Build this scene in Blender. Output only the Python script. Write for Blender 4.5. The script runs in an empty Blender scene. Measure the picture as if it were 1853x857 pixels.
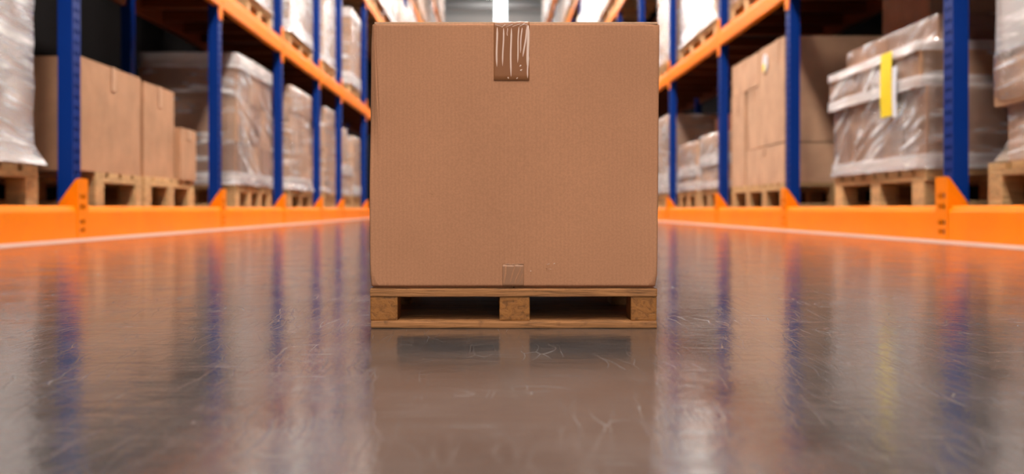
import bpy, bmesh, math, random
from mathutils import Vector, noise as mnoise
random.seed(11)
S = bpy.context.scene
COL = S.collection
S.view_settings.view_transform = 'Standard'
S.view_settings.look = 'None'
S.view_settings.gamma = 1.0
S.view_settings.use_curve_mapping = False
S.view_settings.exposure = 1.32
S.cycles.use_denoising = True
S.cycles.max_bounces = 8
S.cycles.diffuse_bounces = 4
S.cycles.glossy_bounces = 4
S.cycles.transparent_max_bounces = 16
S.cycles.sample_clamp_indirect = 6.0
S.cycles.caustics_reflective = False
S.cycles.caustics_refractive = False

F = 1853.0
H = 0.15            # lens height above the floor

# ------------------------------------------------------------------ helpers
def add_box(bm, x0, x1, y0, y1, z0, z1, bevel=0.0):
    if x1 < x0: x0, x1 = x1, x0
    if y1 < y0: y0, y1 = y1, y0
    vs = [bm.verts.new(p) for p in ((x0,y0,z0),(x1,y0,z0),(x1,y1,z0),(x0,y1,z0),(x0,y0,z1),(x1,y0,z1),(x1,y1,z1),(x0,y1,z1))]
    fs = [bm.faces.new([vs[i] for i in q]) for q in ((3,2,1,0),(4,5,6,7),(0,1,5,4),(1,2,6,5),(2,3,7,6),(3,0,4,7))]
    if bevel > 0:
        es = list({e for f in fs for e in f.edges})
        bmesh.ops.bevel(bm, geom=es, offset=bevel, segments=2, profile=0.6, affect='EDGES')

def add_prism(bm, pts, axis, a, b):
    """extrude a 2D outline along an axis ('x','y','z') from a to b"""
    def P(p, t):
        return {'x': (t, p[0], p[1]), 'y': (p[0], t, p[1]), 'z': (p[0], p[1], t)}[axis]
    A = [bm.verts.new(P(p, a)) for p in pts]
    B = [bm.verts.new(P(p, b)) for p in pts]
    n = len(pts)
    bm.faces.new(A); bm.faces.new(B[::-1])
    for i in range(n):
        bm.faces.new((A[i], B[i], B[(i+1) % n], A[(i+1) % n]))

def add_bar(bm, p, q, w, h):
    p, q = Vector(p), Vector(q)
    d = (q-p).normalized()
    up = Vector((1,0,0)) if abs(d.x) < 0.7 else Vector((0,1,0))
    a = d.cross(up).normalized(); b = d.cross(a).normalized()
    A = [bm.verts.new(p + a*sx*w/2 + b*sy*h/2) for sx, sy in ((-1,-1),(1,-1),(1,1),(-1,1))]
    B = [bm.verts.new(q + a*sx*w/2 + b*sy*h/2) for sx, sy in ((-1,-1),(1,-1),(1,1),(-1,1))]
    bm.faces.new(A); bm.faces.new(B[::-1])
    for i in range(4): bm.faces.new((A[i], B[i], B[(i+1)%4], A[(i+1)%4]))

def grid_holes(bm, fn, us, vs, is_hole):
    """surface over the (u,v) grid with cells left open where is_hole(i,j)"""
    V = {}
    def g(i, j):
        if (i, j) not in V: V[(i, j)] = bm.verts.new(fn(us[i], vs[j]))
        return V[(i, j)]
    for i in range(len(us)-1):
        for j in range(len(vs)-1):
            if not is_hole(i, j):
                bm.faces.new((g(i,j), g(i+1,j), g(i+1,j+1), g(i,j+1)))

def mesh_of(name, bm, mat, origin=(0,0,0), smooth=False):
    bmesh.ops.recalc_face_normals(bm, faces=bm.faces[:])
    o = Vector(origin)
    for v in bm.verts: v.co -= o
    me = bpy.data.meshes.new(name)
    bm.to_mesh(me); bm.free()
    me.materials.append(mat)
    if smooth:
        for p in me.polygons: p.use_smooth = True
    return me

def part(name, bm, mat, parent, origin, smooth=False, label=None):
    """world-space bmesh -> one mesh object, child of parent whose base is at origin"""
    o = bpy.data.objects.new(name, mesh_of(name, bm, mat, origin, smooth))
    COL.objects.link(o)
    if parent is not None: o.parent = parent
    if label: o['label'] = label
    return o

def thing(name, loc, label, cat, group=None):
    o = bpy.data.objects.new(name, None)
    o.empty_display_size = 0.1
    COL.objects.link(o); o.location = loc
    tag(o, label, cat, group)
    return o

def tag(o, label, cat, group=None):
    o['label'] = label; o['category'] = cat
    if group: o['group'] = group
    return o

def solid(name, bm, mat, label, cat, origin, group=None, smooth=False):
    o = bpy.data.objects.new(name, mesh_of(name, bm, mat, origin, smooth))
    COL.objects.link(o); o.location = origin
    return tag(o, label, cat, group)

def struct(name, bm, mat, parent=None):
    o = bpy.data.objects.new(name, mesh_of(name, bm, mat))
    COL.objects.link(o); o.parent = parent
    if parent is None: o['kind'] = 'structure'
    return o

def copy_tree(src, loc, label=None, group=None):
    def cp(o, parent):
        c = o.copy(); COL.objects.link(c); c.parent = parent
        for ch in list(o.children): cp(ch, c)
        return c
    r = cp(src, None); r.location = loc
    if label: r['label'] = label
    if group: r['group'] = group
    return r

# ------------------------------------------------------------------ materials
def srgb(r, g, b):
    f = lambda c: (c/255/12.92 if c/255 <= 0.04045 else ((c/255+0.055)/1.055)**2.4)
    return (f(r), f(g), f(b), 1.0)

class NT:
    def __init__(s, name):
        s.m = bpy.data.materials.new(name); s.m.use_nodes = True
        s.t = s.m.node_tree; s.t.nodes.clear()
        s.out = s.t.nodes.new('ShaderNodeOutputMaterial')
    def n(s, typ, **kw):
        x = s.t.nodes.new(typ)
        for k, v in kw.items():
            if k in x.inputs: x.inputs[k].default_value = v
            else: setattr(x, k, v)
        return x
    def l(s, a, b): s.t.links.new(a, b)
    def coords(s, scale=(1,1,1), rot=(0,0,0), kind='Object'):
        c = s.n('ShaderNodeTexCoord'); mp = s.n('ShaderNodeMapping')
        mp.inputs['Scale'].default_value = scale; mp.inputs['Rotation'].default_value = rot
        s.l(c.outputs[kind], mp.inputs['Vector']); return mp.outputs[0]
    def noise(s, vec, scale, detail=3, rough=0.5, dist=0.0):
        x = s.n('ShaderNodeTexNoise', Scale=scale, Detail=detail, Roughness=rough, Distortion=dist)
        s.l(vec, x.inputs['Vector']); return x.outputs['Fac']
    def ramp(s, fac, stops):
        r = s.n('ShaderNodeValToRGB'); e = r.color_ramp.elements
        while len(e) < len(stops): e.new(0.5)
        for el, (p, c) in zip(e, stops):
            el.position = p; el.color = c if len(c) == 4 else (*c, 1)
        s.l(fac, r.inputs[0]); return r.outputs[0]
    def math(s, op, a, b=0.0, clamp=False):
        x = s.n('ShaderNodeMath', operation=op, use_clamp=clamp)
        for i, v in enumerate((a, b)):
            if isinstance(v, (int, float)): x.inputs[i].default_value = v
            else: s.l(v, x.inputs[i])
        return x.outputs[0]
    def mix(s, fac, a, b, blend='MIX'):
        x = s.n('ShaderNodeMix', data_type='RGBA', blend_type=blend)
        for i, v in ((0, fac), (6, a), (7, b)):
            if isinstance(v, (int, float)): x.inputs[i].default_value = v
            elif isinstance(v, tuple): x.inputs[i].default_value = v
            else: s.l(v, x.inputs[i])
        return x.outputs[2]
    def bump(s, h, strength=0.3, dist=0.01, normal=None):
        b = s.n('ShaderNodeBump', Strength=strength, Distance=dist)
        s.l(h, b.inputs['Height'])
        if normal is not None: s.l(normal, b.inputs['Normal'])
        return b.outputs[0]
    def bsdf(s, color, rough, normal=None, **kw):
        p = s.n('ShaderNodeBsdfPrincipled')
        for k, v in (('Base Color', color), ('Roughness', rough)):
            if isinstance(v, (int, float, tuple)): p.inputs[k].default_value = v
            else: s.l(v, p.inputs[k])
        for k, v in kw.items(): p.inputs[k.replace('_', ' ')].default_value = v
        if normal is not None: s.l(normal, p.inputs['Normal'])
        return p
    def done(s, sh):
        s.l(sh.outputs[0] if hasattr(sh, 'outputs') else sh, s.out.inputs[0]); return s.m

def grey(v): return (v, v, v, 1)

def mat_cardboard(name, c, flute=0.0, rough=0.85, var=0.12):
    t = NT(name); v = t.coords()
    lo = tuple(x*(1-var) for x in c[:3]) + (1,); hi = tuple(min(1, x*(1+var)) for x in c[:3]) + (1,)
    col = t.ramp(t.noise(v, 6, 4), [(0.3, lo), (0.7, hi)])
    col = t.mix(0.25, col, t.ramp(t.noise(v, 400, 2), [(0.35, grey(.55)), (0.65, grey(1))]), 'MULTIPLY')
    nrm = None
    if flute:
        w = t.n('ShaderNodeTexWave', wave_type='BANDS', bands_direction='X', Scale=flute, Distortion=0.6)
        w.inputs['Detail Scale'].default_value = 3
        t.l(v, w.inputs['Vector'])
        patch = t.noise(v, 14, 2)
        h = t.math('MULTIPLY', w.outputs['Fac'], patch)
        col = t.mix(t.math('MULTIPLY', h, 0.20), col, tuple(x*0.6 for x in c[:3]) + (1,))
        nrm = t.bump(h, 0.35, 0.0012)
    else:
        nrm = t.bump(t.noise(v, 9, 2), 0.25, 0.02)
    return t.done(t.bsdf(col, rough, nrm, Specular_IOR_Level=0.3))

def mat_wood(name, c, stretch=(2, 30, 30), dark=0.55, rough=0.75, fine=1.0):
    t = NT(name)
    oi = t.n('ShaderNodeObjectInfo')
    c0 = t.n('ShaderNodeTexCoord'); add = t.n('ShaderNodeVectorMath', operation='ADD')
    sc = t.n('ShaderNodeVectorMath', operation='SCALE'); sc.inputs[0].default_value = (7, 5, 9)
    t.l(oi.outputs['Random'], sc.inputs['Scale'])
    t.l(c0.outputs['Object'], add.inputs[0]); t.l(sc.outputs[0], add.inputs[1])
    mp = t.n('ShaderNodeMapping'); mp.inputs['Scale'].default_value = stretch; t.l(add.outputs[0], mp.inputs[0])
    g = t.noise(mp.outputs[0], 1.0*fine, 6, 0.65, 1.2)
    lo = tuple(x*dark for x in c[:3]) + (1,); hi = tuple(min(1, x*1.2) for x in c[:3]) + (1,)
    col = t.ramp(g, [(0.28, lo), (0.5, c), (0.72, hi)])
    k = t.noise(add.outputs[0], 55*fine, 3)
    col = t.mix(t.ramp(k, [(0.62, grey(0)), (0.75, grey(0.7))]), col, tuple(x*0.35 for x in c[:3]) + (1,))
    tint = t.ramp(oi.outputs['Random'], [(0, grey(0.75)), (1, grey(1.05))])
    col = t.mix(1.0, col, tint, 'MULTIPLY')
    return t.done(t.bsdf(col, rough, t.bump(g, 0.4, 0.004), Specular_IOR_Level=0.3))

def mat_paint(name, c, rough=0.4, wear=0.1):
    t = NT(name); v = t.coords(kind='Object')
    n = t.noise(v, 3.5, 4)
    lo = tuple(x*(1-wear) for x in c[:3]) + (1,)
    col = t.ramp(n, [(0.35, lo), (0.65, c)])
    return t.done(t.bsdf(col, rough, t.bump(t.noise(v, 40, 2), 0.08, 0.004), Specular_IOR_Level=0.12))

def mat_film(name, base=0.25, white=0.55, scale=1.0, angle=0.0, rough=0.2, bump=0.5, gloss=0.5):
    t = NT(name)
    c = t.n('ShaderNodeTexCoord')
    vr = t.n('ShaderNodeVectorRotate', rotation_type='X_AXIS', Angle=angle); t.l(c.outputs['Object'], vr.inputs['Vector'])
    def sc(x, y, z):
        m = t.n('ShaderNodeMapping'); m.inputs['Scale'].default_value = (x, y, z); t.l(vr.outputs[0], m.inputs['Vector']); return m.outputs[0]
    st = t.noise(sc(1.2, 1.2, 11*scale), 1.7, 4, 0.6, 0.5)         # broad strokes of doubled film
    fine = t.noise(sc(4, 4, 60*scale), 1.5, 3, 0.6, 0.6)           # taut fine creases
    patch = t.noise(t.coords(scale=(3, 3, 4)), 1.2, 3)
    f = t.math('MULTIPLY', t.ramp(st, [(0.50, grey(0)), (0.66, grey(1))]), t.ramp(patch, [(0.32, grey(0.3)), (0.6, grey(1))]))
    f = t.math('MULTIPLY', f, t.ramp(fine, [(0.3, grey(0.55)), (0.6, grey(1))]))
    fac = t.math('ADD', t.math('MULTIPLY', f, white), base, clamp=True)
    h = t.math('ADD', st, t.math('MULTIPLY', fine, 0.6))
    nb = t.bump(h, bump, 0.04)
    soft = t.bump(h, 0.25, 0.008)
    body = t.bsdf((0.90, 0.865, 0.85, 1), 0.35, soft, Specular_IOR_Level=0.5)
    gl = t.n('ShaderNodeBsdfGlossy', Roughness=rough); gl.inputs['Color'].default_value = (1,1,1,1); t.l(nb, gl.inputs['Normal'])
    tr = t.n('ShaderNodeBsdfTransparent'); tr.inputs[0].default_value = (0.98, 0.975, 0.97, 1)
    fr = t.n('ShaderNodeFresnel', IOR=1.5); t.l(nb, fr.inputs['Normal'])
    g = t.math('MULTIPLY', fr.outputs[0], t.math('MULTIPLY', t.ramp(patch, [(0.35, grey(0.3)), (0.65, grey(1))]), gloss), True)
    m1 = t.n('ShaderNodeMixShader'); t.l(g, m1.inputs[0]); t.l(tr.outputs[0], m1.inputs[1]); t.l(gl.outputs[0], m1.inputs[2])
    m2 = t.n('ShaderNodeMixShader'); t.l(fac, m2.inputs[0]); t.l(m1.outputs[0], m2.inputs[1]); t.l(body.outputs[0], m2.inputs[2])
    return t.done(m2)

def mat_emit(name, c, s):
    t = NT(name); e = t.n('ShaderNodeEmission', Strength=s); e.inputs[0].default_value = c
    return t.done(e)

def mat_plain(name, c, rough=0.5, **kw):
    t = NT(name); v = t.coords()
    n = t.noise(v, 5, 3)
    col = t.ramp(n, [(0.3, tuple(x*0.92 for x in c[:3]) + (1,)), (0.7, c)])
    return t.done(t.bsdf(col, rough, **kw))

def mat_floor():
    t = NT('polished_concrete'); v = t.coords()
    big = t.noise(v, 1.1, 5, 0.6)
    mid = t.noise(v, 9, 5, 0.6, 0.6)
    col = t.mix(0.5, t.ramp(big, [(0.3, (0.042, 0.038, 0.037, 1)), (0.7, (0.086, 0.078, 0.076, 1))]),
                t.ramp(mid, [(0.3, (0.040, 0.036, 0.035, 1)), (0.7, (0.090, 0.082, 0.079, 1))]))
    # scratches: thin cell borders of warped, stretched cells, thinned out by noise
    scr = None
    for k, (rz, sx, sy, sc, w) in enumerate(((1.15, 1, 0.10, 34, 0.014), (-1.2, 1, 0.08, 40, 0.014), (0.55, 1, 0.12, 30, 0.012), (0.10, 0.08, 1, 46, 0.014))):
        m = t.coords(scale=(sx, sy, 1), rot=(0, 0, rz))
        wob = t.n('ShaderNodeTexNoise', Scale=5.0, Detail=2); t.l(v, wob.inputs['Vector'])
        ad = t.n('ShaderNodeVectorMath', operation='MULTIPLY_ADD'); ad.inputs[1].default_value = (0.05, 0.05, 0)
        t.l(wob.outputs['Color'], ad.inputs[0]); t.l(m, ad.inputs[2])
        vo = t.n('ShaderNodeTexVoronoi', feature='DISTANCE_TO_EDGE', Scale=sc); t.l(ad.outputs[0], vo.inputs['Vector'])
        line = t.ramp(vo.outputs['Distance'], [(0.0, grey(1)), (w, grey(0))])
        gate = t.ramp(t.noise(v, 4.0 + 1.7*k, 4), [(0.42, grey(0)), (0.66, grey(1))])
        ln = t.math('MULTIPLY', line, gate)
        scr = ln if scr is None else t.math('MAXIMUM', scr, ln)
    col = t.mix(t.math('MULTIPLY', scr, 0.15), col, (0.42, 0.38, 0.36, 1))
    rough = t.math('ADD', t.ramp(mid, [(0.3, grey(0.075)), (0.7, grey(0.14))]), t.math('MULTIPLY', scr, 0.22))
    hgt = t.math('ADD', t.noise(v, 55, 5, 0.65), t.math('MULTIPLY', scr, -0.25))
    rip = t.math('ADD', t.noise(t.coords(scale=(1, 1, 1)), 5.5, 2), t.math('MULTIPLY', t.noise(t.coords(scale=(7, 34, 1)), 1.0, 3, 0.6, 0.4), 0.22))
    nb = t.bump(hgt, 0.12, 0.003, t.bump(rip, 0.10, 0.012))
    return t.done(t.bsdf(col, rough, nb, Specular_IOR_Level=0.62))

M = {}
M['floor'] = mat_floor()
M['line'] = mat_plain('pale_floor_paint', (0.36, 0.31, 0.285, 1), 0.3)
M['box'] = mat_cardboard('corrugated_board', (0.45, 0.205, 0.105, 1), flute=62, var=0.07)
M['carton'] = mat_cardboard('carton_board', (0.47, 0.25, 0.135, 1))
M['carton_pale'] = mat_cardboard('pale_carton_board', (0.56, 0.33, 0.20, 1))
M['carton_grey'] = mat_cardboard('dull_carton_board', (0.40, 0.225, 0.145, 1))
M['wood'] = mat_wood('pallet_pine', (0.56, 0.34, 0.15, 1), (3, 12, 30))
M['wood_warm'] = mat_wood('warm_pallet_wood', (0.34, 0.145, 0.050, 1), (9, 60, 160), dark=0.30, rough=0.65, fine=1.2)
M['wood_end'] = mat_wood('warm_pallet_block_wood', (0.30, 0.115, 0.026, 1), (70, 60, 95), dark=0.32, rough=0.6, fine=1.2)
M['blue'] = mat_paint('blue_rack_paint', srgb(0, 44, 122), 0.42)
M['orange'] = mat_paint('orange_rack_paint', (0.95, 0.222, 0.0, 1), 0.45)
M['deck'] = mat_plain('dark_deck_board', (0.018, 0.014, 0.012, 1), 0.8, Specular_IOR_Level=0.1)
M['oxide'] = mat_plain('brown_oxide_primer', (0.16, 0.035, 0.006, 1), 0.7, Specular_IOR_Level=0.2)  # darkened rack orange: shade under the shelf put into the colour
M['film'] = mat_film('stretch_film', 0.05, 0.75, 1.0, 0.05, gloss=0.7)
M['film_white'] = mat_film('tight_white_stretch_film', 0.20, 0.75, 1.3, 0.08, rough=0.22, bump=1.0, gloss=2.0)
M['film_diag'] = mat_film('slanting_stretch_film', 0.05, 0.85, 0.8, 0.42, gloss=0.7)
M['film_band'] = mat_film('doubled_stretch_film', 0.40, 0.5, 1.0, 0.0, gloss=1.0)
M['wall_dark'] = mat_plain('dark_cladding', (0.006, 0.005, 0.005, 1), 0.9, Specular_IOR_Level=0.05)  # near-black, the gloom behind the racks put into the wall colour
M['roof'] = mat_plain('roof_sheet', (0.55, 0.55, 0.55, 1), 0.7)
M['back_wall'] = mat_plain('back_wall_sheet', (0.16, 0.15, 0.14, 1), 0.8)
M['steel'] = mat_plain('grey_steel', (0.35, 0.36, 0.37, 1), 0.45, Metallic=0.6)
M['white_paint'] = mat_plain('white_lamp_enamel', (0.8, 0.8, 0.8, 1), 0.4)
M['yellow'] = mat_plain('yellow_label_paper', (0.95, 0.70, 0.0, 1), 0.5)
M['paper'] = mat_plain('white_label_paper', (0.8, 0.8, 0.85, 1), 0.5)
M['tape'] = mat_plain('brown_packing_tape', (0.25, 0.095, 0.036, 1), 0.4, Specular_IOR_Level=0.15)
M['tape_faint'] = mat_plain('thin_brown_packing_tape', (0.30, 0.14, 0.07, 1), 0.45, Specular_IOR_Level=0.3)
M['wrinkle'] = mat_plain('lifted_tape', (0.72, 0.50, 0.40, 1), 0.2)  # lifted tape ridges, their glare put into the pale colour
M['scuff'] = mat_plain('torn_paper_fibre', (0.75, 0.6, 0.5, 1), 0.8)
M['lamp'] = mat_emit('lamp_diffuser', (1.0, 0.93, 0.86, 1), 40.0)
M['window_back'] = mat_emit('daylight_back_window', (1.0, 0.96, 0.92, 1), 5.0)  # glow of the invented panes behind the lens
M['window'] = mat_emit('daylight_window', (0.86, 0.97, 1.0, 1), 3.0)

def mat_endwall():
    t = NT('end_wall_cladding')
    w = t.n('ShaderNodeTexWave', wave_type='BANDS', bands_direction='Z', Scale=0.55)
    t.l(t.coords(), w.inputs['Vector'])
    col = t.ramp(w.outputs['Fac'], [(0.0, (0.36, 0.38, 0.385, 1)), (0.2, (0.52, 0.53, 0.53, 1)), (1, (0.60, 0.605, 0.60, 1))])
    return t.done(t.bsdf(col, 0.9, Specular_IOR_Level=0.15))
M['endwall'] = mat_endwall()

# ------------------------------------------------------------------ the hall
XL, XR = 2.123, 2.183          # rack fronts, left and right of the lens
WL, WR = -(XL+1.10), XR+1.30
Y0, Y1, ZC = -14.0, 47.0, 11.4
bm = bmesh.new(); add_box(bm, WL-0.2, WR+0.2, Y0, Y1+0.2, -0.12, 0.0); struct('floor', bm, M['floor'])
bm = bmesh.new(); add_box(bm, WL-0.2, WR+0.2, Y0, Y1+0.2, ZC, ZC+0.15); struct('ceiling', bm, M['roof'])
bm = bmesh.new(); add_box(bm, WL-0.2, WL, Y0, Y1, 0, ZC); struct('wall_left', bm, M['wall_dark'])  # partition added behind the left rack to keep its bays dark
bm = bmesh.new(); add_box(bm, WR, WR+0.2, Y0, Y1, 0, ZC); struct('wall_right', bm, M['wall_dark'])  # same added partition for the right-hand bays
wx0, wx1, wz0, wz1 = 0.09, 0.61, 2.6, 11.0
bm = bmesh.new()
add_box(bm, WL-0.2, wx0, Y1, Y1+0.2, 0, ZC); add_box(bm, wx1, WR+0.2, Y1, Y1+0.2, 0, ZC)
add_box(bm, wx0, wx1, Y1, Y1+0.2, 0, wz0); add_box(bm, wx0, wx1, Y1, Y1+0.2, wz1, ZC)
struct('wall_far', bm, M['endwall'])
bm = bmesh.new(); add_box(bm, wx0, wx1, Y1+0.08, Y1+0.1, wz0, wz1); win = struct('window_1', bm, M['window'])
bm = bmesh.new()
for a, b, c, d in ((wx0-0.05, wx0, wz0, wz1), (wx1, wx1+0.05, wz0, wz1), (wx0-0.05, wx1+0.05, wz0-0.05, wz0), (wx0-0.05, wx1+0.05, wz1, wz1+0.05)):
    add_box(bm, a, b, Y1-0.03, Y1+0.08, c, d)
struct('window_frame', bm, M['steel'], win)
bm = bmesh.new(); add_box(bm, WL, wx0-0.05, Y1-0.16, Y1, 9.35, 9.62); add_box(bm, wx1+0.05, WR, Y1-0.16, Y1, 9.35, 9.62)
struct('trim_1', bm, M['steel'])
bm = bmesh.new(); add_box(bm, -XL+0.012, -XL+0.25, Y0, Y1-0.02, 0.0, 0.0015); struct('trim_2', bm, M['line'])
bm = bmesh.new(); add_box(bm, XR-0.25, XR-0.012, Y0, Y1-0.02, 0.0, 0.0015); struct('trim_3', bm, M['line'])

bm = bmesh.new()
bx = [(-2.7, -1.2), (1.4, 2.9)]
bz0, bz1 = 1.0, 5.6
xs = [WL-0.2] + [q for w in bx for q in w] + [WR+0.2]
for k in range(0, len(xs), 2): add_box(bm, xs[k], xs[k+1], Y0-0.2, Y0, 0, ZC)
for a, b in bx: add_box(bm, a, b, Y0-0.2, Y0, 0, bz0); add_box(bm, a, b, Y0-0.2, Y0, bz1, ZC)
struct('wall_back', bm, M['back_wall'])
for k, (a, b) in enumerate(bx):  # windows added behind the lens for glare and front light
    bm = bmesh.new(); add_box(bm, a, b, Y0-0.12, Y0-0.1, bz0, bz1); w = struct('window_%d' % (k+2), bm, M['window_back'])
    bm = bmesh.new()
    for p, q, r, t in ((a, a+0.06, bz0, bz1), (b-0.06, b, bz0, bz1), (a, b, bz0, bz0+0.06), (a, b, bz1-0.06, bz1), (a, b, 3.2, 3.26)):
        add_box(bm, p, q, Y0-0.09, Y0-0.02, r, t)
    struct('window_frame', bm, M['steel'], w)

# ceiling lamps over the aisle
def lamp_proto(z, label, group):
    t = thing('ceiling_lamp', (0, 0, 0), label, 'lamp', group)
    bm = bmesh.new(); add_prism(bm, [(-0.34, 0.0), (0.34, 0.0), (0.24, 0.12), (-0.24, 0.12)], 'y', -1.2, 1.2)
    part('housing', bm, M['white_paint'], t, (0,0,0))
    bm = bmesh.new(); add_box(bm, -0.31, 0.31, -1.16, 1.16, -0.012, 0.0)
    part('diffuser', bm, M['lamp'], t, (0,0,0))
    for k in (-0.9, 0.9):
        bm = bmesh.new(); add_box(bm, -0.012, 0.012, k-0.012, k+0.012, 0.12, ZC-z)
        part('rod', bm, M['steel'], t, (0,0,0))
    return t
for z, ys_, label, group in ((6.6, (-10.5, -6.0, -2.0, 3.5, 7.4, 10.6, 13.8, 18.5, 24.0, 30.0), 'long white lamp hanging low on rods above the aisle', 'low lamps above the aisle'),
                             (10.2, (36.0, 42.0), 'long white lamp high under the ceiling by the far wall', 'high lamps near the far wall')):
    for i, y in enumerate(ys_):
        if i == 0: lamp0 = lamp_proto(z, label, group); lamp0.location = (0.03, y, z)
        else: copy_tree(lamp0, (0.03, y, z))

# ------------------------------------------------------------------ pallet racks
def make_post(ztop):
    """perforated steel post: aisle face at x=0, body towards +x, y from -0.1 to 0"""
    bm = bmesh.new()
    us = [-0.1, -0.078, -0.060, -0.040, -0.022, 0.0]
    vs = [0.0]; z = 0.05
    while z < ztop - 0.06:
        vs += [z, z+0.022]; z += 0.055
    vs.append(ztop)
    grid_holes(bm, lambda u, v: (0.0, u, v), us, vs, lambda i, j: i in (1, 3) and j % 2 == 1)
    D = 0.075
    for y in (-0.1, 0.0):
        a = [bm.verts.new(p) for p in ((0, y, 0), (D, y, 0), (D, y, ztop), (0, y, ztop))]; bm.faces.new(a)
    a = [bm.verts.new(p) for p in ((D, -0.1, 0), (D, 0, 0), (D, 0, ztop), (D, -0.1, ztop))]; bm.faces.new(a)
    bmesh.ops.remove_doubles(bm, verts=bm.verts[:], dist=1e-5)
    return bm

LEVELS = (1.72, 3.60, 5.50, 7.40)
BEAM_H = 0.15
ZTOP = 9.4

def build_rack(s, X0, depth, ys, label):
    """s=-1 left, +1 right.  u = distance into the rack from its front plane."""
    X = lambda u: s*(X0+u)
    base = (X(depth/2), (ys[0]+ys[-1])/2, 0)
    root = thing('pallet_rack', base, label, 'rack')
    def P(name, bm, m, parent=None, smooth=False):
        par = parent or root
        o = part(name, bm, m, par, base, smooth)
        return o
    post_me = mesh_of('post', make_post(ZTOP), M['blue'])
    # protector mesh built once in local coords (u inward, y, z); side-mirrored
    for i, y in enumerate(ys):
        fr = bpy.data.objects.new('upright_frame', None); COL.objects.link(fr); fr.parent = root
        fr.location = Vector((X(0), y, 0)) - Vector(base)
        for rear in (False, True):
            o = bpy.data.objects.new('rear_post' if rear else 'post', post_me); COL.objects.link(o); o.parent = fr
            if not rear:
                if s > 0: o.location = (0, 0, 0)
                else: o.location = (0, -0.1, 0); o.rotation_euler = (0, 0, math.pi)
            else:
                if s > 0: o.location = (depth, -0.1, 0); o.rotation_euler = (0, 0, math.pi)
                else: o.location = (-depth, 0, 0)
        if i < 10:
            # orange post protector: slotted front plate with a sloped cheek on each side
            bm = bmesh.new()
            us = [-0.108, -0.090, -0.074, -0.064, -0.048, -0.038, -0.022, 0.008]
            vs = [0.0, 0.030, 0.054, 0.074, 0.098, 0.150, 0.174, 0.202, 0.226, 0.305]
            f = -s*0.034
            grid_holes(bm, lambda u, v: (f, u, v), us, vs, lambda a, b: a in (1, 3, 5) and b in (1, 3, 5, 7))
            cheek = [(f, 0.0), (s*0.074, 0.0), (s*0.074, 0.150), (s*0.062, 0.185), (f+s*0.012, 0.300), (f, 0.305)]
            for ya in (-0.114, 0.008):
                add_prism(bm, cheek, 'y', ya, ya+0.006)
            part('post_protector', bm, M['orange'], fr, (0,0,0))
        bm = bmesh.new(); add_box(bm, s*-0.004, s*(depth+0.004), -0.13, 0.03, -0.0, 0.006) if i >= 10 else add_box(bm, s*0.0, s*(depth+0.02), -0.13, 0.03, 0.0, 0.006)
        part('foot_plate', bm, M['blue'], fr, (0,0,0))
    for i in range(len(ys)-1):
        a, b = ys[i]+0.016, ys[i+1]-0.116
        # floor-level beam with a slightly leaning top lip
        prof = [(X(-0.030), 0.002), (X(-0.030), 0.136), (X(-0.022), 0.160), (X(-0.012), 0.165), (X(0.03), 0.165), (X(0.03), 0.002)]
        bm = bmesh.new(); add_prism(bm, prof, 'y', a, b); P('floor_beam', bm, M['orange'])
        if i < 7:
            bm = bmesh.new(); add_box(bm, X(depth-0.06), X(depth), a, b, 0.002, 0.165); P('rear_floor_beam', bm, M['orange'])
        for li, z in enumerate(LEVELS):
            a2, b2 = ys[i]+0.001, ys[i+1]-0.101
            bm = bmesh.new()
            prof = [(X(-0.012), z), (X(-0.012), z+BEAM_H*0.72), (X(-0.004), z+BEAM_H*0.80), (X(-0.004), z+BEAM_H), (X(0.04), z+BEAM_H), (X(0.04), z)]
            add_prism(bm, prof, 'y', a2, b2)
            be = P('beam', bm, M['orange'])
            for (p, q) in ((ys[i]-0.049, ys[i]+0.0), (ys[i+1]-0.1, ys[i+1]-0.051)):
                bm = bmesh.new()
                yc = (p+q)/2
                out = [(p, z-0.06), (p+0.012, z-0.10), (q-0.012, z-0.10), (q, z-0.06), (q, z+0.24), (q-0.012, z+0.26), (p+0.012, z+0.26), (p, z+0.24)]
                add_prism(bm, out, 'x', X(-0.010), X(-0.002))
                c = part('connector', bm, M['orange'], be, base)
            if li == 0 and i < 8 or li == 1 and 4 < i < 10:
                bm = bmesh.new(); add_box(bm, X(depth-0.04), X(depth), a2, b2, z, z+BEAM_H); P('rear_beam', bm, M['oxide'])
            if li == 0 and i < 8:
                n = 4
                for k in range(n):
                    yc = a2 + (b2-a2)*(k+0.5)/n
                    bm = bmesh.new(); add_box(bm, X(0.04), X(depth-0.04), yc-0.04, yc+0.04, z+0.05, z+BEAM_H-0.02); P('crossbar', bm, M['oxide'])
                bm = bmesh.new(); add_box(bm, X(0.04), X(depth-0.04), a2, b2, z+BEAM_H-0.018, z+BEAM_H-0.002); P('deck_panel', bm, M['deck'])  # dark panel added to stop light reaching the bay from above
    return root

YL = [2.55, 5.27, 8.01, 10.35, 12.60, 14.40, 17.20]
while YL[-1] < 43: YL.append(YL[-1]+2.65)
YR = [2.25, 4.96, 7.63, 9.92, 12.70]
while YR[-1] < 42: YR.append(YR[-1]+2.65)
DL, DR = 0.75, 0.92
build_rack(-1, XL, DL, YL, 'tall blue and orange pallet rack along the left of the aisle')
build_rack(1, XR, DR, YR, 'tall blue and orange pallet rack along the right of the aisle')

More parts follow.
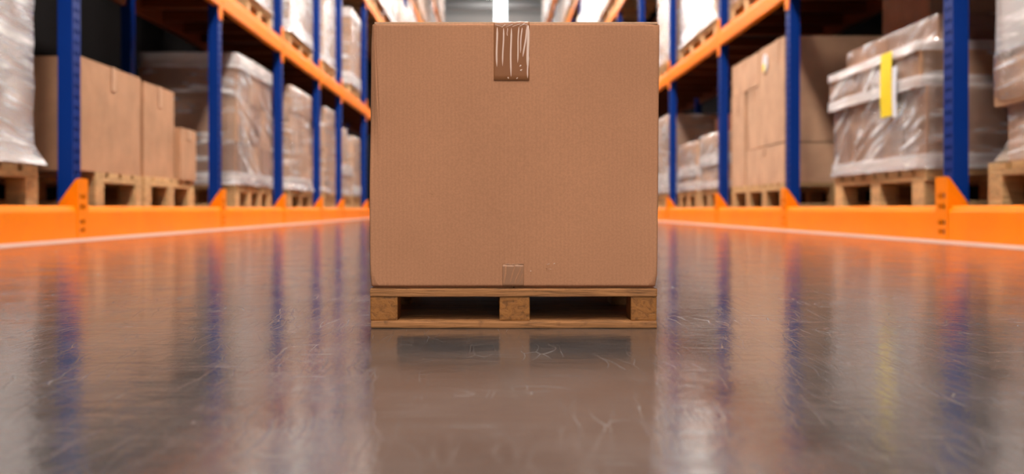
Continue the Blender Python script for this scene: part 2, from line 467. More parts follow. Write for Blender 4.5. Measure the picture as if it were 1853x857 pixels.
# ------------------------------------------------------------------ pallets and loads in the racks
def pallet(s, X0, y0, y1, u0, u1, z, h, label, nb=3, group=None, simple=False, blocks=None):
    X = lambda u: s*(X0+u)
    base = (X((u0+u1)/2), (y0+y1)/2, z)
    t = 0.022*h/0.144; bh = h - 3*t
    L = y1-y0
    bw = min(0.13, L*0.17) if nb > 1 else 0.12
    if blocks is None:
        blocks = [(y0 + (L-bw)*k/(nb-1), y0 + (L-bw)*k/(nb-1) + bw) for k in range(nb)]
    nbd = max(4, int(round(L/0.19)))
    g = 0.045
    w = (L - g*(nbd-1))/nbd
    boards = [(y0 + k*(w+g), y0 + k*(w+g) + w) for k in range(nbd)]
    urows = [(u0, u0+0.1), ((u0+u1)/2-0.05, (u0+u1)/2+0.05), (u1-0.1, u1)]
    if simple:
        bm = bmesh.new()
        for a, b in boards: add_box(bm, X(u0), X(u1), a, b, z+h-t, z+h)
        for p, q in urows:
            add_box(bm, X(p), X(q), y0, y1, z+h-2*t, z+h-t)
            for a, b in blocks: add_box(bm, X(p), X(q), a, b, z+t, z+h-2*t)
        for a, b in blocks: add_box(bm, X(u0), X(u1), a, b, z, z+t)
        return solid('wooden_pallet', bm, M['wood'], label, 'pallet', base, group)
    r = thing('wooden_pallet', base, label, 'pallet', group)
    for a, b in boards:
        bm = bmesh.new(); add_box(bm, X(u0), X(u1), a, b, z+h-t, z+h, 0.003); part('deck_board', bm, M['wood'], r, base)
    for p, q in urows:
        bm = bmesh.new(); add_box(bm, X(p), X(q), y0, y1, z+h-2*t, z+h-t, 0.003); part('stringer_board', bm, M['wood'], r, base)
        for a, b in blocks:
            bm = bmesh.new(); add_box(bm, X(p), X(q), a, b, z+t, z+h-2*t, 0.004); part('block', bm, M['wood'], r, base)
    for a, b in blocks:
        bm = bmesh.new(); add_box(bm, X(u0), X(u1), a, b, z, z+t, 0.003); part('bottom_board', bm, M['wood'], r, base)
    return r

def carton_bm(bm, x0, x1, y0, y1, z0, z1, seed=0):
    """carton with rounded edges and slightly bulging sides"""
    if x1 < x0: x0, x1 = x1, x0
    b2 = bmesh.new()
    bmesh.ops.create_cube(b2, size=1)
    bmesh.ops.subdivide_edges(b2, edges=b2.edges[:], cuts=5, use_grid_fill=True)
    dx, dy, dz = x1-x0, y1-y0, z1-z0
    cx, cy, cz = (x0+x1)/2, (y0+y1)/2, (z0+z1)/2
    for v in b2.verts:
        p = v.co.copy()
        q = [0, 0, 0]
        for k, d in enumerate((dx, dy, dz)):
            o = [i for i in range(3) if i != k]
            bl = (1-(2*p[o[0]])**2)*(1-(2*p[o[1]])**2)
            a = 0.002 if k < 2 else 0.0
            q[k] = p[k]*d + (math.copysign(a*bl, p[k]) if abs(p[k]) > 0.49 else 0)
        v.co = Vector((cx+q[0], cy+q[1], cz+q[2]))
    me = bpy.data.meshes.new('tmp'); b2.to_mesh(me); b2.free()
    bm.from_mesh(me); bpy.data.meshes.remove(me)

def loose_carton(s, X0, y0, y1, u0, u1, z0, z1, m, label, group=None, tape=None):
    X = lambda u: s*(X0+u)
    base = (X((u0+u1)/2), (y0+y1)/2, z0)
    r = thing('carton', base, label, 'carton', group)
    bm = bmesh.new(); carton_bm(bm, X(u0), X(u1), y0, y1, z0, z1); part('body', bm, M[m], r, base)
    ym = (y0+y1)/2 if tape is None else tape
    bm = bmesh.new()
    hh = (z1-z0)*0.22
    add_box(bm, X(u0-0.0075), X(u0-0.004), ym-0.03, ym+0.03, z1-hh, z1)
    add_box(bm, X(u0-0.007), X(u1), ym-0.03, ym+0.03, z1-0.003, z1+0.001)
    part('packing_tape', bm, M['carton_pale'], r, base)
    return r

def film_loft(s, X0, rows, y_amp, seed, per=16, topcap=0.10):
    """rows: list of (z, u0, u1, y0, y1); a film skin wound round the load, creased by noise"""
    X = lambda u: s*(X0+u)
    bm = bmesh.new(); rings = []
    for zi, (z, u0, u1, y0, y1) in enumerate(rows):
        ring = []
        c = 0.035
        pts = []
        def seg(a, b, n):
            for k in range(n): pts.append((a[0]+(b[0]-a[0])*k/n, a[1]+(b[1]-a[1])*k/n))
        seg((u0, y0+c), (u0, y1-c), per); seg((u0, y1-c), (u0+c, y1), 2)
        seg((u0+c, y1), (u1-c, y1), per//2); seg((u1-c, y1), (u1, y1-c), 2)
        seg((u1, y1-c), (u1, y0+c), per//2); seg((u1, y0+c), (u1-c, y0), 2)
        seg((u1-c, y0), (u0+c, y0), per//2); seg((u0+c, y0), (u0, y0+c), 2)
        uc, yc = (u0+u1)/2, (y0+y1)/2
        for (u, y) in pts:
            nz = mnoise.noise(Vector((u*6+seed, y*6, z*9))) + 0.6*mnoise.noise(Vector((u*3, y*4+seed, z*40)))
            d = Vector((u-uc, y-yc)); d.normalize()
            k = 0.004 + y_amp*(nz*0.5+0.5)
            ring.append(bm.verts.new((X(u+d.x*k), y+d.y*k, z + (0.3*y_amp*nz if zi else 0.0))))
        rings.append(ring)
    n = len(rings[0])
    for a, b in zip(rings, rings[1:]):
        for i in range(n): bm.faces.new((a[i], a[(i+1)%n], b[(i+1)%n], b[i]))
    # the film folds over the top edge of the load
    z, u0, u1, y0, y1 = rows[-1]
    uc, yc = (u0+u1)/2, (y0+y1)/2
    if topcap:
        inner = []
        for v in rings[-1]:
            w = Vector((v.co.x - X(uc), v.co.y - yc))
            f = 1 - topcap/max(0.2, w.length)
            inner.append(bm.verts.new((X(uc)+w.x*f, yc+w.y*f, z+0.006)))
        for i in range(n): bm.faces.new((rings[-1][i], rings[-1][(i+1)%n], inner[(i+1)%n], inner[i]))
    return bm

def wrapped_load(s, X0, z0, tiers, label, film='film', seed=0, flare=0.025, mats=('carton',), bands=(), amp=0.010, group=None, simple=False, ncart=3, gap=0.003):
    """tiers: (height, u0, u1, y0, y1, n cartons along the aisle)"""
    X = lambda u: s*(X0+u)
    tu0, tu1, ty0, ty1 = tiers[0][1:5]
    base = (X((tu0+tu1)/2), (ty0+ty1)/2, z0)
    r = thing('wrapped_load', base, label, 'wrapped load', group)
    z = z0; rows = []
    R = random.Random(seed)
    allbm = bmesh.new() if simple else None
    for ti, (h, u0, u1, y0, y1, n) in enumerate(tiers):
        w = (y1-y0)/n
        for k in range(n):
            j = R.uniform(-0.006, 0.006)
            box = (X(u0+max(0, j)), X(u1), y0+k*w+gap, y0+(k+1)*w-gap, z+0.001, z+h-0.001)
            if simple: add_box(allbm, *box)
            else:
                bm = bmesh.new(); carton_bm(bm, *box)
                part('carton', bm, M[mats[(ti+k) % len(mats)]], r, base)
        zs = z if ti else z+0.004
        ns = max(3, int(h/(0.10 if simple else 0.045)))
        for k in range(ns+1):
            zz = zs + (z+h-zs)*k/ns
            fl = 0.0
            if ti == 0:
                d = zz - z
                fl = flare*max(0, 1-d/0.11)**1.6
            elif k == 0:
                continue
            rows.append((zz, u0-fl-0.003, u1+fl+0.003, y0-fl-0.003, y1+fl+0.003))
        z += h
    if simple: part('carton_stack', allbm, M[mats[0]], r, base)
    bm = film_loft(s, X0, rows, amp, seed*3.7+1, per=8 if simple else 16, topcap=0.16)
    part('stretch_film', bm, M[film], r, base, smooth=True)
    for bi, (za, zb) in enumerate(bands):
        def dims(zq):
            zz = z0
            for (h, u0, u1, y0, y1, n) in tiers:
                if zq <= zz+h+1e-4: return (u0, u1, y0, y1)
                zz += h
            return tiers[-1][1:5]
        u0, u1, y0, y1 = dims((za+zb)/2)
        e = 0.012
        br = [(za+(zb-za)*k/4, u0-e, u1+e, y0-e, y1+e) for k in range(5)]
        bm = film_loft(s, X0, br, 0.008, seed+bi*5+0.5, topcap=0)
        part('film_band', bm, M['film_band'], r, base, smooth=True)
    return r

ZB = 0.166
TOP = ZB+0.191
PH = 0.19
UL = 0.075
# ---- left rack, floor level
def L(x): return (XL+UL)*F/(892-x)
def R_(x): return (XR+UL)*F/(x-892)

pallet(-1, XL, 3.75, 4.95, UL, 0.80, ZB, PH, 'pale wooden pallet under the shiny wrapped load at the left edge', 3)
wrapped_load(-1, XL, TOP, [(0.40, UL, 0.80, 3.70, 4.90, 3), (0.42, UL, 0.80, 3.70, 4.90, 3), (0.40, UL, 0.80, 3.70, 4.90, 3)],
             'tall load in shiny white crinkled film at the left edge', 'film_white', 1, 0.045, ('carton', 'carton_grey'), amp=0.022)

pallet(-1, XL, 5.66, 6.42, UL, 0.85, ZB, PH, 'wooden pallet under the largest plain carton on the left', 2)
loose_carton(-1, XL, 5.46, 6.385, UL, 0.90, TOP, 0.965, 'carton', 'largest plain brown carton behind the first blue post on the left')
pallet(-1, XL, 6.46, 7.53, UL, 0.85, ZB, PH, 'wooden pallet under the two smaller plain cartons on the left', 3)
loose_carton(-1, XL, 6.50, 7.12, UL+0.02, 0.85, TOP, 0.96, 'carton', 'plain brown carton between the largest left carton and a shorter one')
loose_carton(-1, XL, 7.155, 7.53, UL-0.015, 0.70, TOP, 0.72, 'carton', 'shortest plain brown carton, beside the second blue post on the left')

pallet(-1, XL, 8.76, 10.15, UL, 0.90, ZB, PH, 'wooden pallet under the film wrapped load behind the second left post', 4)
wrapped_load(-1, XL, TOP, [(0.37, UL, 0.90, 8.76, 10.15, 3), (0.37, UL, 0.90, 8.76, 10.15, 3), (0.38, UL, 0.90, 8.76, 10.15, 3)],
             'square film wrapped load behind the second blue post on the left', 'film_diag', 2, 0.02, ('carton_grey', 'carton_pale'), bands=((0.37, 0.47), (1.36, 1.49)))
pallet(-1, XL, 11.05, 12.42, UL, 0.85, ZB, PH, 'wooden pallet under the two column wrapped load behind the third left post', 3)
wrapped_load(-1, XL, TOP, [(0.28, UL, 0.85, 11.05, 12.38, 2), (0.29, UL, 0.85, 11.08, 12.38, 2), (0.29, UL+0.01, 0.85, 11.06, 12.37, 2), (0.28, UL, 0.85, 11.08, 12.40, 2)],
             'two column film wrapped load behind the third blue post on the left', 'film', 3, 0.04, ('carton_pale',), bands=((0.366, 0.50),), gap=0.012)
pallet(-1, XL, 13.35, 14.25, UL, 0.85, ZB, PH, 'wooden pallet under the narrow wrapped load behind the fourth left post', 3)
wrapped_load(-1, XL, TOP, [(0.28, UL, 0.85, 13.35, 14.25, 1), (0.29, UL, 0.85, 13.37, 14.25, 1), (0.29, UL+0.01, 0.85, 13.35, 14.23, 1), (0.27, UL, 0.85, 13.38, 14.2, 1)],
             'narrow tall wrapped load behind the fourth blue post on the left', 'film', 4, 0.02, ('carton_pale',))
pallet(-1, XL, 14.95, 15.95, UL, 0.85, ZB, PH, 'wooden pallet under the stepped wrapped load on the left', 3)
wrapped_load(-1, XL, TOP, [(0.45, UL, 0.85, 14.95, 15.95, 2), (0.53, UL, 0.8, 14.98, 15.4, 1)],
             'stepped wrapped load with a tall thin stack, far along the left rack', 'film', 5, 0.03, ('carton_pale',), bands=((0.66, 0.80),))
pallet(-1, XL, 16.05, 16.95, UL, 0.85, ZB, PH, 'last wooden pallet before the big box hides the left rack', 3)
wrapped_load(-1, XL, TOP, [(0.42, UL, 0.85, 16.1, 16.95, 2), (0.52, UL, 0.8, 16.1, 16.9, 2)],
             'last wrapped load on the floor beam beside the big box, left rack', 'film', 6, 0.03, ('carton_pale',), bands=((0.40, 0.52),))
# ---- left rack, first shelf
Z1 = LEVELS[0]+BEAM_H
def shelf_load(s, X0, lev, y0, y1, h, film, mats, seed, plabel, wlabel, u0=UL, d=0.72, n=3, bands=(), ph=0.19, tiers=3, group=None, pgroup=None):
    z = LEVELS[lev]+BEAM_H+0.001
    pallet(s, X0, y0, y1, u0, u0+d, z, ph, plabel, n, pgroup)
    hh = h/tiers
    wrapped_load(s, X0, z+ph+0.001, [(hh, u0, u0+d, y0, y1, 2)]*tiers, wlabel, film, seed, 0.02, mats, bands=[(z+ph+a, z+ph+b) for a, b in bands], group=group)
shelf_load(-1, XL, 0, 9.15, 10.15, 1.2, 'film_white', ('carton_pale',), 11, 'pallet on the first left shelf cut by the top of the photo', 'white wrapped load on the first left shelf, nearest the lens')
shelf_load(-1, XL, 0, 11.05, 12.42, 1.3, 'film_white', ('carton_grey',), 12, 'pallet on the first left shelf under a gleaming white load', 'gleaming white wrapped load with brown near side on the first left shelf', bands=((0.02, 0.14),))
shelf_load(-1, XL, 0, 13.25, 14.25, 1.3, 'film_white', ('carton_pale',), 13, 'dark gapped pallet on the first left shelf between two posts', 'bright white wrapped load on the first left shelf between two posts')
shelf_load(-1, XL, 0, 15.75, 16.95, 1.18, 'film', ('carton',), 14, 'pallet on the first left shelf just left of the big box', 'brown load edged with white film just left of the big box top', bands=((0.02, 0.2), (1.05, 1.19)))

# ---- right rack, floor level
pallet(1, XR, 3.45, 4.66, UL-0.005, 0.85, ZB, PH, 'pale wooden pallet at the right edge under the uneven wrapped load', 3)
wrapped_load(1, XR, TOP, [(0.25, UL+0.02, 0.85, 3.42, 4.53, 3), (0.23, UL-0.01, 0.88, 3.40, 4.60, 3), (0.34, UL, 0.85, 3.42, 4.58, 2), (0.34, UL, 0.85, 3.42, 4.58, 2)],
             'uneven load at the right edge, shiny film over brown cartons', 'film', 21, 0.045, ('carton',), amp=0.016, bands=((0.84, 1.18),))
pallet(1, XR, 5.34, 6.78, UL, 0.9, ZB, PH, 'wooden pallet under the load with the yellow label', 3, blocks=[(5.36, 5.52), (5.98, 6.12), (6.62, 6.76)])
wl = wrapped_load(1, XR, TOP, [(0.44, UL, 0.92, 5.34, 6.78, 5), (0.225, UL-0.012, 0.93, 5.38, 6.83, 3), (0.18, UL+0.14, 0.92, 5.52, 6.94, 2)],
             'stepped film wrapped load bearing a long yellow label, right rack', 'film_diag', 22, 0.02, ('carton_grey', 'carton'), bands=((0.79, 0.855), (0.985, 1.035), (0.366, 0.44)), amp=0.008)
def load_label(parent, s, X0, u, y0, y1, z0, z1, m, name, label):
    bm = bmesh.new()
    X = lambda q: s*(X0+q)
    n = 8; pts = []
    for k in range(n+1):
        z = z0+(z1-z0)*k/n
        pts.append((z, u-0.004*math.sin(k/n*math.pi)))
    for (za, ua), (zb, ub) in zip(pts, pts[1:]):
        v = [bm.verts.new(p) for p in ((X(ua), y0, za), (X(ua), y1, za), (X(ub), y1, zb), (X(ub), y0, zb))]
        w = [bm.verts.new((q.co.x + s*0.002, q.co.y, q.co.z)) for q in v]
        bm.faces.new(v); bm.faces.new(w[::-1])
        for i in range(4): bm.faces.new((v[i], w[i], w[(i+1)%4], v[(i+1)%4]))
    part(name, bm, M[m], parent, parent.location, label=label)
load_label(wl, 1, XR, UL-0.038, 5.70, 5.86, 0.67, 1.03, 'yellow', 'label_strip', 'long yellow label')
load_label(wl, 1, XR, UL-0.034, 5.645, 5.70, 0.66, 0.94, 'paper', 'document_pouch', 'pale slip beside the yellow label')

loose_carton(1, XR, 6.10, 6.84, 0.42, 0.90, 1.214, 1.62, 'carton_grey', 'dull carton riding on top of the load with the yellow label')
pallet(1, XR, 7.93, 9.68, UL, 0.9, ZB, PH, 'wooden pallet under the tall stack of bare cartons on the right', 4)
def rc(y0, y1, z0, z1, label, u1=0.92, du=0.0, tape=None):
    return loose_carton(1, XR, y0, y1, UL+du, u1, z0, z1, 'carton_pale', label, tape=tape)
rc(7.93, 9.12, TOP, 0.664, 'wide low carton at the bottom of the bare carton stack on the right')
rc(9.20, 9.69, TOP, 1.198, 'tall narrow carton at the far end of the bare stack on the right')
rc(8.73, 9.11, 0.674, 1.198, 'upright carton in the middle of the bare stack on the right', du=0.012)
cd = rc(7.93, 8.675, 0.674, 1.49, 'tall top carton with a white and yellow sticker, right rack', tape=8.1)
rc(8.74, 9.69, 1.205, 1.49, 'flat topmost carton beside the stickered one on the right', du=0.006)
def sticker(parent, yc, zc, u):
    X = XR+u
    for nm, m, dy, dz, r, off, lab in (('sticker', 'paper', 0, 0, 0.075, 0.002, 'white round sticker'), ('sticker_spot', 'yellow', 0.03, -0.035, 0.036, 0.004, 'yellow round spot')):
        bm = bmesh.new()
        pts = [(yc+dy+r*math.cos(a*math.pi/12), zc+dz+r*math.sin(a*math.pi/12)) for a in range(24)]
        add_prism(bm, pts, 'x', X-off, X-off+0.0015)
        part(nm, bm, M[m], parent, parent.location, label=lab)
sticker(cd, 8.46, 1.355, UL-0.008)

pallet(1, XR, 10.22, 11.20, UL, 0.8, ZB, PH, 'wooden pallet under the nearer of two low film banded stacks', 3)
pallet(1, XR, 11.30, 12.42, UL, 0.8, ZB, PH, 'wooden pallet under the farther of two low film banded stacks', 3)
wrapped_load(1, XR, TOP, [(0.19, UL, 0.45, 10.22, 11.15, 1), (0.19, UL, 0.45, 10.22, 11.15, 1), (0.19, UL, 0.45, 10.22, 11.15, 1)],
             'nearer of two low carton stacks banded with white film, right rack', 'film', 23, 0.02, ('carton_pale',), bands=((0.60, 0.72), (0.366, 0.44)))
wrapped_load(1, XR, TOP, [(0.17, UL, 0.45, 11.3, 12.4, 2), (0.18, UL, 0.45, 11.3, 12.4, 2), (0.2, UL, 0.45, 11.3, 12.4, 2)],
             'farther of two low carton stacks banded with white film, right rack', 'film', 24, 0.03, ('carton_pale',), bands=((0.52, 0.64), (0.366, 0.46)))
loose_carton(1, XR, 10.3, 11.18, 0.51, 0.8, TOP, 1.22, 'carton', 'tall shaded carton behind the nearer low banded stack')
loose_carton(1, XR, 11.32, 12.4, 0.51, 0.8, TOP, 1.23, 'carton', 'tall shaded carton behind the farther low banded stack')
pallet(1, XR, 13.1, 14.1, UL, 0.85, ZB, PH, 'wooden pallet just right of the big box', 3)
wrapped_load(1, XR, TOP, [(0.34, UL, 0.85, 13.1, 14.1, 2), (0.33, UL, 0.85, 13.1, 14.1, 2), (0.34, UL, 0.85, 13.1, 14.1, 2)],
             'plain brown load with white film foot just right of the big box', 'film', 25, 0.03, ('carton_pale',), bands=((0.366, 0.62),))
# ---- right rack, first shelf
shelf_load(1, XR, 0, 8.55, 9.72, 1.1, 'film', ('carton',), 31, 'pallet on the first right shelf cut by the top of the photo', 'brown load at the photo top on the first right shelf')
shelf_load(1, XR, 0, 10.35, 12.35, 1.3, 'film_white', ('carton_pale',), 32, 'dark pallet on the first right shelf under a wide white load', 'wide white wrapped load on the first right shelf', n=4)
shelf_load(1, XR, 0, 13.0, 14.0, 1.3, 'film', ('carton',), 33, 'pallet on the first right shelf right of the big box top', 'brown and white load on the first right shelf beside the big box')

# ---- higher shelves far down the aisle: blurred white loads
def far_run(s, X0, ys, lev, ya, yb, word, side):
    k = 0
    for a, b in zip(ys, ys[1:]):
        if a < ya or b > yb: continue
        span = b-a-0.1
        for q in range(2):
            y0 = a+0.06+q*span/2; y1 = y0+span/2-0.12
            R = random.Random(int(a*100)+lev*7+q+(50 if s > 0 else 0))
            z = LEVELS[lev]+BEAM_H+0.001
            h = R.choice((0.95, 1.15, 1.3, 1.4))
            pallet(s, X0, y0, y1, 0.0, 0.75, z, 0.19, 'wooden pallet on the %s %s shelf far down the aisle' % (word, side), 3, 'far pallets on the %s %s shelf' % (word, side), simple=True)
            wrapped_load(s, X0, z+0.191, [(h/2, -0.05, 0.75, y0, y1, 2)]*2, 'wrapped load on the %s %s shelf far down the aisle' % (word, side),
                         R.choice(('film_white', 'film_white', 'film')), int(a*10)+q, 0.01, (R.choice(('carton_pale', 'carton', 'carton_grey')),),
                         group='far loads on the %s %s shelf' % (word, side), simple=True)
for s, X0, ys, side in ((-1, XL, YL, 'left'), (1, XR, YR, 'right')):
    far_run(s, X0, ys, 1, 14.3, 28.0, 'second', side)
    far_run(s, X0, ys, 2, 22.0, 39.0, 'third', side)
    far_run(s, X0, ys, 3, 32.0, 47.0, 'fourth', side)

# ------------------------------------------------------------------ the small pallet in the aisle
YB = F*H/216.0                 # front plane of box and pallet
K = YB/F                       # metres per photo pixel at that plane
px = lambda x: (x-892)*K
pz = lambda y: H+(378-y)*K
PD = 0.48                      # depth
pb = (px(929), YB+PD/2, 0)
pal = thing('wooden_pallet', pb, 'small warm brown wooden pallet on the aisle floor under the big box', 'pallet')
def wobble(bm, amp, sc=30, seed=0):
    for v in bm.verts:
        n = mnoise.noise_vector(v.co*sc+Vector((seed, 0, 0)))
        v.co += n*amp
def board(name, x0, x1, y0, y1, z0, z1, m, bev=0.0012, cuts=0, seed=0, amp=0.0004):
    bm = bmesh.new(); add_box(bm, x0, x1, y0, y1, z0, z1, bev)
    if cuts:
        ax = 0 if (x1-x0) > (y1-y0) else 1
        es = [e for e in bm.edges if abs((e.verts[0].co-e.verts[1].co)[ax]) > 0.5*((x1-x0) if ax == 0 else (y1-y0))]
        bmesh.ops.subdivide_edges(bm, edges=es, cuts=cuts)
        wobble(bm, amp, 25, seed)
        for v in bm.verts:
            if v.co.z < 0: v.co.z = 0
    part(name, bm, M[m], pal, pb)
xl, xr = px(669.0), px(1189.5)
zr, zk, zd = pz(580), pz(536.5), pz(522)
for k, (a, b) in enumerate(((0, 0.052), (PD/2-0.026, PD/2+0.026), (PD-0.052, PD))):
    board('stringer_board', xl, xr, YB+a, YB+b, zk, zd-0.0045 if k else zd, 'wood_warm', 0.0015, 24, 7+k)
    for (p, q) in ((669.5, 719.5), (904, 959), (1142, 1189)):
        board('block', px(p), px(q), YB+a+0.0015, YB+b-0.004, zr-0.0003, zk+0.0003, 'wood_end', 0.002, 6, p*0.1+k, 0.0006)
for k in range(7):
    w = (PD-6*0.004)/7
    board('bottom_board', xl+0.001, xr, YB+k*(w+0.004), YB+k*(w+0.004)+w, 0.0, zr, 'wood_warm', 0.0025, 24, k)
for k in range(6):
    w = (xr-xl-0.03)/6
    x0 = xl + k*(w+0.006)
    board('deck_board', x0, x0+w, YB+0.0525, YB+PD, zd-0.0045, zd, 'wood_warm', 0.0008)

# ------------------------------------------------------------------ the big cardboard box
zb0, zb1 = pz(518.6), pz(42)
YBX = YB+0.0015
BD = 0.465
bb = (px(930), YBX+BD/2, zd+0.0003)
box = thing('cardboard_box', bb, 'big plain brown cardboard box taped shut on the small aisle pallet', 'box')
def lerp(a, b, t): return a+(b-a)*t
def sstep(a, b, x):
    t = max(0, min(1, (x-a)/(b-a))); return t*t*(3-2*t)
def edge_l(z):
    t = (z-zb0)/(zb1-zb0); pts = [(0, 671.5), (0.05, 669), (0.35, 668), (0.7, 668.5), (0.92, 670), (1, 672.5)]
    for (a, p), (b, q) in zip(pts, pts[1:]):
        if t <= b: return px(lerp(p, q, (t-a)/(b-a)))
    return px(672.5)
def edge_r(z):
    t = (z-zb0)/(zb1-zb0); pts = [(0, 1187), (0.04, 1190), (0.3, 1191.5), (0.7, 1193), (0.95, 1194), (1, 1195)]
    for (a, p), (b, q) in zip(pts, pts[1:]):
        if t <= b: return px(lerp(p, q, (t-a)/(b-a)))
    return px(1195)
def spaced(n, length, near):
    inner = [near[-1] + (length-2*near[-1])*k/n for k in range(1, n)]
    return list(near) + inner + [length-a for a in near[::-1]]
near = (0, 0.0004, 0.0010, 0.0018, 0.0028, 0.0042, 0.006, 0.008, 0.010, 0.0125, 0.016)
HB = zb1-zb0
us = spaced(46, 1.0, tuple(a/0.363 for a in near)); zs = spaced(40, HB, near)
us = [k*0.0005/0.363 for k in range(36)] + [u for u in us if u > 0.018/0.363]
def rnd(d, r): return 0.0 if d >= r else r - math.sqrt(max(0, r*r-(r-d)**2))
bm = bmesh.new(); gridf = []; gridb = []
for zz in zs:
    z = zb0+zz; l, r = edge_l(z), edge_r(z); rowf = []; rowb = []
    for u in us:
        x = l+(r-l)*u; dl, dr, dt, db = x-l, r-x, HB-zz, zz
        rec = rnd(dl, 0.0028)+rnd(dr, 0.0028)+rnd(dt, 0.003)+rnd(db, 0.003)
        # folded strip of the side flap showing along the upper left edge
        t = dt/HB
        xc = lerp(0.0045, 0.0125, min(1, t/0.40))
        if dl < xc: rec += 0.95*(xc-dl)*(1-sstep(0.30, 0.62, t))
        fd = 1-sstep(0.28, 0.60, t)
        rec += 0.0022*math.exp(-((dl-xc)/0.0006)**2)*fd
        # crushed upper right corner
        q = dr+dt*0.8
        if q < 0.016: rec += 0.22*(0.016-q)
        # dented lower corners
        for dd, hh in ((dl, 0.024), (dr, 0.022)):
            w = 0.010*(1-db/hh) if db < hh else 0
            if dd < w: rec += 0.30*(w-dd)
            ridge = abs(dd-max(w, 0.002))
            if db < hh: rec -= 0.0006*max(0, 1-ridge/0.0025)*(1-db/hh)
        # faint creases
        rec += 0.0005*math.exp(-((z-pz(372))/0.0012)**2)*(1-sstep(0.02, 0.06, dl))
        rec += 0.0005*math.exp(-((z-pz(468)-(x-px(960))*0.02)/0.0012)**2)*sstep(px(940), px(975), x)*(1-sstep(px(1060), px(1100), x))
        rec -= 0.0012*math.sin(math.pi*u)*math.sin(math.pi*zz/HB)
        rec += 0.00035*mnoise.noise(Vector((x*14, 3.3, z*14)))
        zo = 0.0009*mnoise.noise(Vector((x*20, 1.0, 5.0)))*sstep(0.03, 0.0, dt)
        rowf.append(bm.verts.new((x, YBX+rec, z+zo)))
        rowb.append(bm.verts.new((x, YBX+BD-rnd(dl, 0.0028)-rnd(dr, 0.0028), z)))
    gridf.append(rowf); gridb.append(rowb)
nu, nz = len(us), len(zs)
for j in range(nz-1):
    for i in range(nu-1):
        bm.faces.new((gridf[j][i], gridf[j][i+1], gridf[j+1][i+1], gridf[j+1][i]))
        bm.faces.new((gridb[j][i+1], gridb[j][i], gridb[j+1][i], gridb[j+1][i+1]))
    bm.faces.new((gridb[j][0], gridf[j][0], gridf[j+1][0], gridb[j+1][0]))
    bm.faces.new((gridf[j][-1], gridb[j][-1], gridb[j+1][-1], gridf[j+1][-1]))
for i in range(nu-1):
    bm.faces.new((gridf[-1][i], gridf[-1][i+1], gridb[-1][i+1], gridb[-1][i]))
    bm.faces.new((gridf[0][i+1], gridf[0][i], gridb[0][i], gridb[0][i+1]))
part('body', bm, M['box'], box, bb, smooth=True)
bm = bmesh.new()
add_box(bm, px(676), px(929), YBX+0.007, YBX+BD-0.006, zd+0.0003, zb0+0.001, 0.0004); part('bottom_flap', bm, M['box'], box, bb)
bm = bmesh.new()
add_box(bm, px(931), px(1184), YBX+0.007, YBX+BD-0.006, zd+0.0003, zb0+0.001, 0.0004); part('bottom_flap', bm, M['box'], box, bb)
# two lid flaps meeting under the tape
xm = px(925.5)
for x0, x1 in ((edge_l(zb1)+0.003, xm-0.001), (xm+0.001, edge_r(zb1)-0.003)):
    bm = bmesh.new(); add_box(bm, x0, x1, YBX+0.0018, YBX+BD-0.004, zb1-0.0006, zb1+0.0022, 0.0007)
    part('lid_flap', bm, M['carton_pale'], box, bb)  # paler than the body: top-edge highlight put into the board colour
# tape over the top, down the front
def tape(name, xa, xb, za, zb_, m, over=True, wob=0.0003, seed=0):
    bm = bmesh.new(); n = 26
    prof = []
    for k in range(11): prof.append((YBX-0.0019, za+(zb_-0.004-za)*k/10))
    if over:
        prof += [(YBX-0.0016, zb_-0.002), (YBX-0.0004, zb_-0.0002), (YBX+0.0008, zb_+0.0018), (YBX+0.004, zb_+0.0027), (YBX+0.06, zb_+0.0028), (YBX+BD-0.004, zb_+0.0028), (YBX+BD+0.0008, zb_-0.001), (YBX+BD+0.001, zb_-0.06)]
    else:
        prof += [(YBX-0.0016, zb_)]
    rows = []
    for j, (y, z) in enumerate(prof):
        row = []
        for i in range(n+1):
            x = lerp(xa, xb, i/n)
            w = wob*mnoise.noise(Vector((x*260, z*25+seed, j*0.2)))
            e = 0.0003*mnoise.noise(Vector((z*150, seed, 0))) if i in (0, n) else 0
            row.append(bm.verts.new((x+e, y-abs(w), z+(w*3 if j in (11, 12, 13, 14) else 0))))
        rows.append(row)
    for a, b in zip(rows, rows[1:]):
        for i in range(n): bm.faces.new((a[i], a[i+1], b[i+1], b[i]))
    ret = bmesh.ops.extrude_face_region(bm, geom=bm.faces[:])
    for v in [g for g in ret['geom'] if isinstance(g, bmesh.types.BMVert)]: v.co.y += 0.0002; v.co.z -= 0.0002
    return part(name, bm, M[m], box, bb, smooth=True)
tp = tape('packing_tape', px(893.5), px(958), pz(145), zb1, 'tape')
def ridge_bm(bm, x0, x1, y0, y1, w, hgt=0.0007, base=-0.0021):
    n = 14; rings = []
    for k in range(n+1):
        t = k/n
        sc = min(1, 0.25+t*6)*min(1, (1-t)*5+0.12)
        x = px(lerp(x0, x1, t) + 0.5*math.sin(t*6+x0)); z = pz(lerp(y0, y1, t))
        ring = []
        for a in range(7):
            th = math.pi*a/6
            ring.append(bm.verts.new((x + math.cos(th)*w*K/2*sc, YBX+base+0.0003-math.sin(th)*hgt*sc, z)))
        rings.append(ring)
    for a, b in zip(rings, rings[1:]):
        for i in range(6): bm.faces.new((a[i], a[i+1], b[i+1], b[i]))
    bm.faces.new(rings[0]); bm.faces.new(rings[-1][::-1])
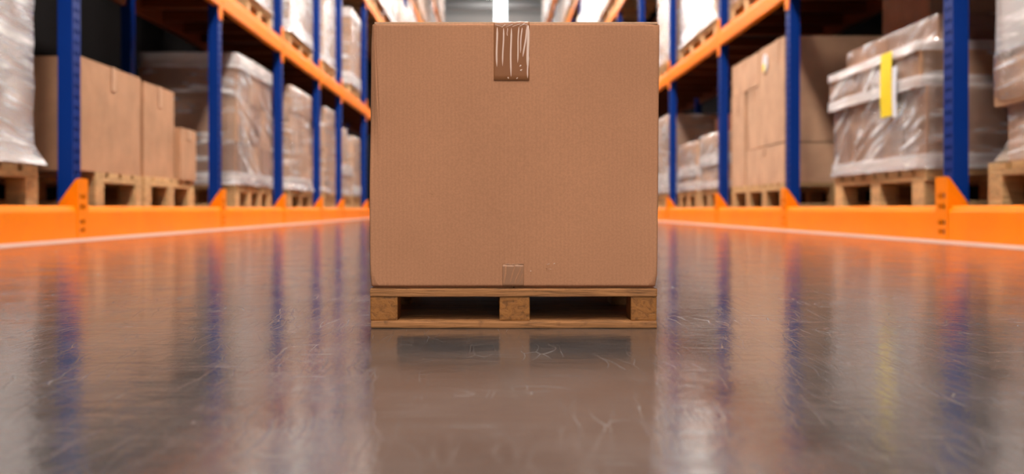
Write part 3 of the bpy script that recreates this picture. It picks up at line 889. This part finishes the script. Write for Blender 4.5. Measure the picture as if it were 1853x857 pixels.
for r in ((899.3, 899.0, 49, 122.5, 3.6), (911.2, 909.6, 50, 121, 3.0), (925, 924.3, 50.5, 141.5, 3.4), (939, 936.2, 48, 115, 2.8), (944.5, 941.2, 50, 97, 2.6),
          (954.2, 946.4, 47, 104, 3.4), (955.6, 955.2, 46, 128, 5.2), (956.4, 954.2, 100, 143, 2.8), (918, 918.2, 50, 66, 1.6)):
    bm = bmesh.new(); ridge_bm(bm, *r); part('wrinkle', bm, M['wrinkle'], tp, bb, smooth=True, label='pale lifted wrinkle')
# rumpled folds where the tape bends over the edge
for x0, x1, y0, y1, w in ((896, 910, 44.5, 49, 3.5), (908, 914, 50, 44, 3), (914, 928, 50, 43.5, 3), (926, 941, 49, 43, 3), (940, 949, 48, 42.5, 3), (948, 957, 43, 48, 2.5)):
    bm = bmesh.new(); ridge_bm(bm, x0, x1, y0, y1, w, 0.0009, -0.0016); part('wrinkle', bm, M['wrinkle'], tp, bb, smooth=True, label='pale lifted wrinkle')
for x, y, w in ((942, 119, 3), (943.5, 127, 3.4), (920, 141, 2.6), (936, 141.5, 2.6)):
    bm = bmesh.new(); ridge_bm(bm, x, x-0.6, y-1.7, y+1.7, w); part('wrinkle', bm, M['wrinkle'], tp, bb, smooth=True, label='pale air bubble')
# the short end of the lower tape
tp2 = tape('packing_tape', px(909), px(948), pz(516), pz(477), 'tape_faint', over=False, seed=4)
for r in ((916, 912, 479, 514, 3), (933, 922, 479, 513, 2.6), (943, 931, 481, 515, 2.8), (946.5, 939, 494, 513, 2.2)):
    bm = bmesh.new(); ridge_bm(bm, *r, 0.0005); part('wrinkle', bm, M['box'], tp2, bb, smooth=True)
for r in ((915, 922, 477.5, 476.5, 2), (938, 946, 477, 477.5, 2.4), (927, 931, 478, 477.5, 1.6)):
    bm = bmesh.new(); ridge_bm(bm, *r, 0.0006); part('wrinkle', bm, M['scuff'], tp2, bb, smooth=True, label='pale torn tape edge')
# scuffs in the board
for r in ((990, 994, 478.5, 476.5, 1.8), (1002.5, 1003.5, 477.5, 475.5, 1.8), (992, 999, 486, 487, 1.8), (960, 960.6, 491, 489, 1.8)):
    bm = bmesh.new(); ridge_bm(bm, *r, 0.0004, -0.0012); part('scuff', bm, M['scuff'], box, bb, smooth=True, label='pale torn scuff')
for r in ((776, 780, 350, 349, 1.6), (781, 783, 350.5, 352, 1.8), (988.5, 989.8, 485, 486.5, 2)):
    bm = bmesh.new(); ridge_bm(bm, *r, 0.0004, -0.0012); part('scuff', bm, M['tape'], box, bb, smooth=True, label='small dark mark')

# ------------------------------------------------------------------ light and camera
W = bpy.data.worlds.new('hall_daylight'); S.world = W; W.use_nodes = True
bg = W.node_tree.nodes['Background']; bg.inputs[0].default_value = (1.0, 0.95, 0.90, 1); bg.inputs[1].default_value = 0.4

cd_ = bpy.data.cameras.new('camera'); cam = bpy.data.objects.new('camera', cd_); COL.objects.link(cam)
cam.location = (0, 0, H); cam.rotation_euler = (math.pi/2, 0, 0)
cd_.sensor_fit = 'HORIZONTAL'; cd_.sensor_width = 36.0; cd_.lens = 36.0
cd_.shift_x = (926.5-892)/1853.0; cd_.shift_y = -(428.5-378)/1853.0
cd_.clip_start = 0.01; cd_.clip_end = 200
cd_.dof.use_dof = True; cd_.dof.focus_distance = YB; cd_.dof.aperture_fstop = 4.8
S.camera = cam
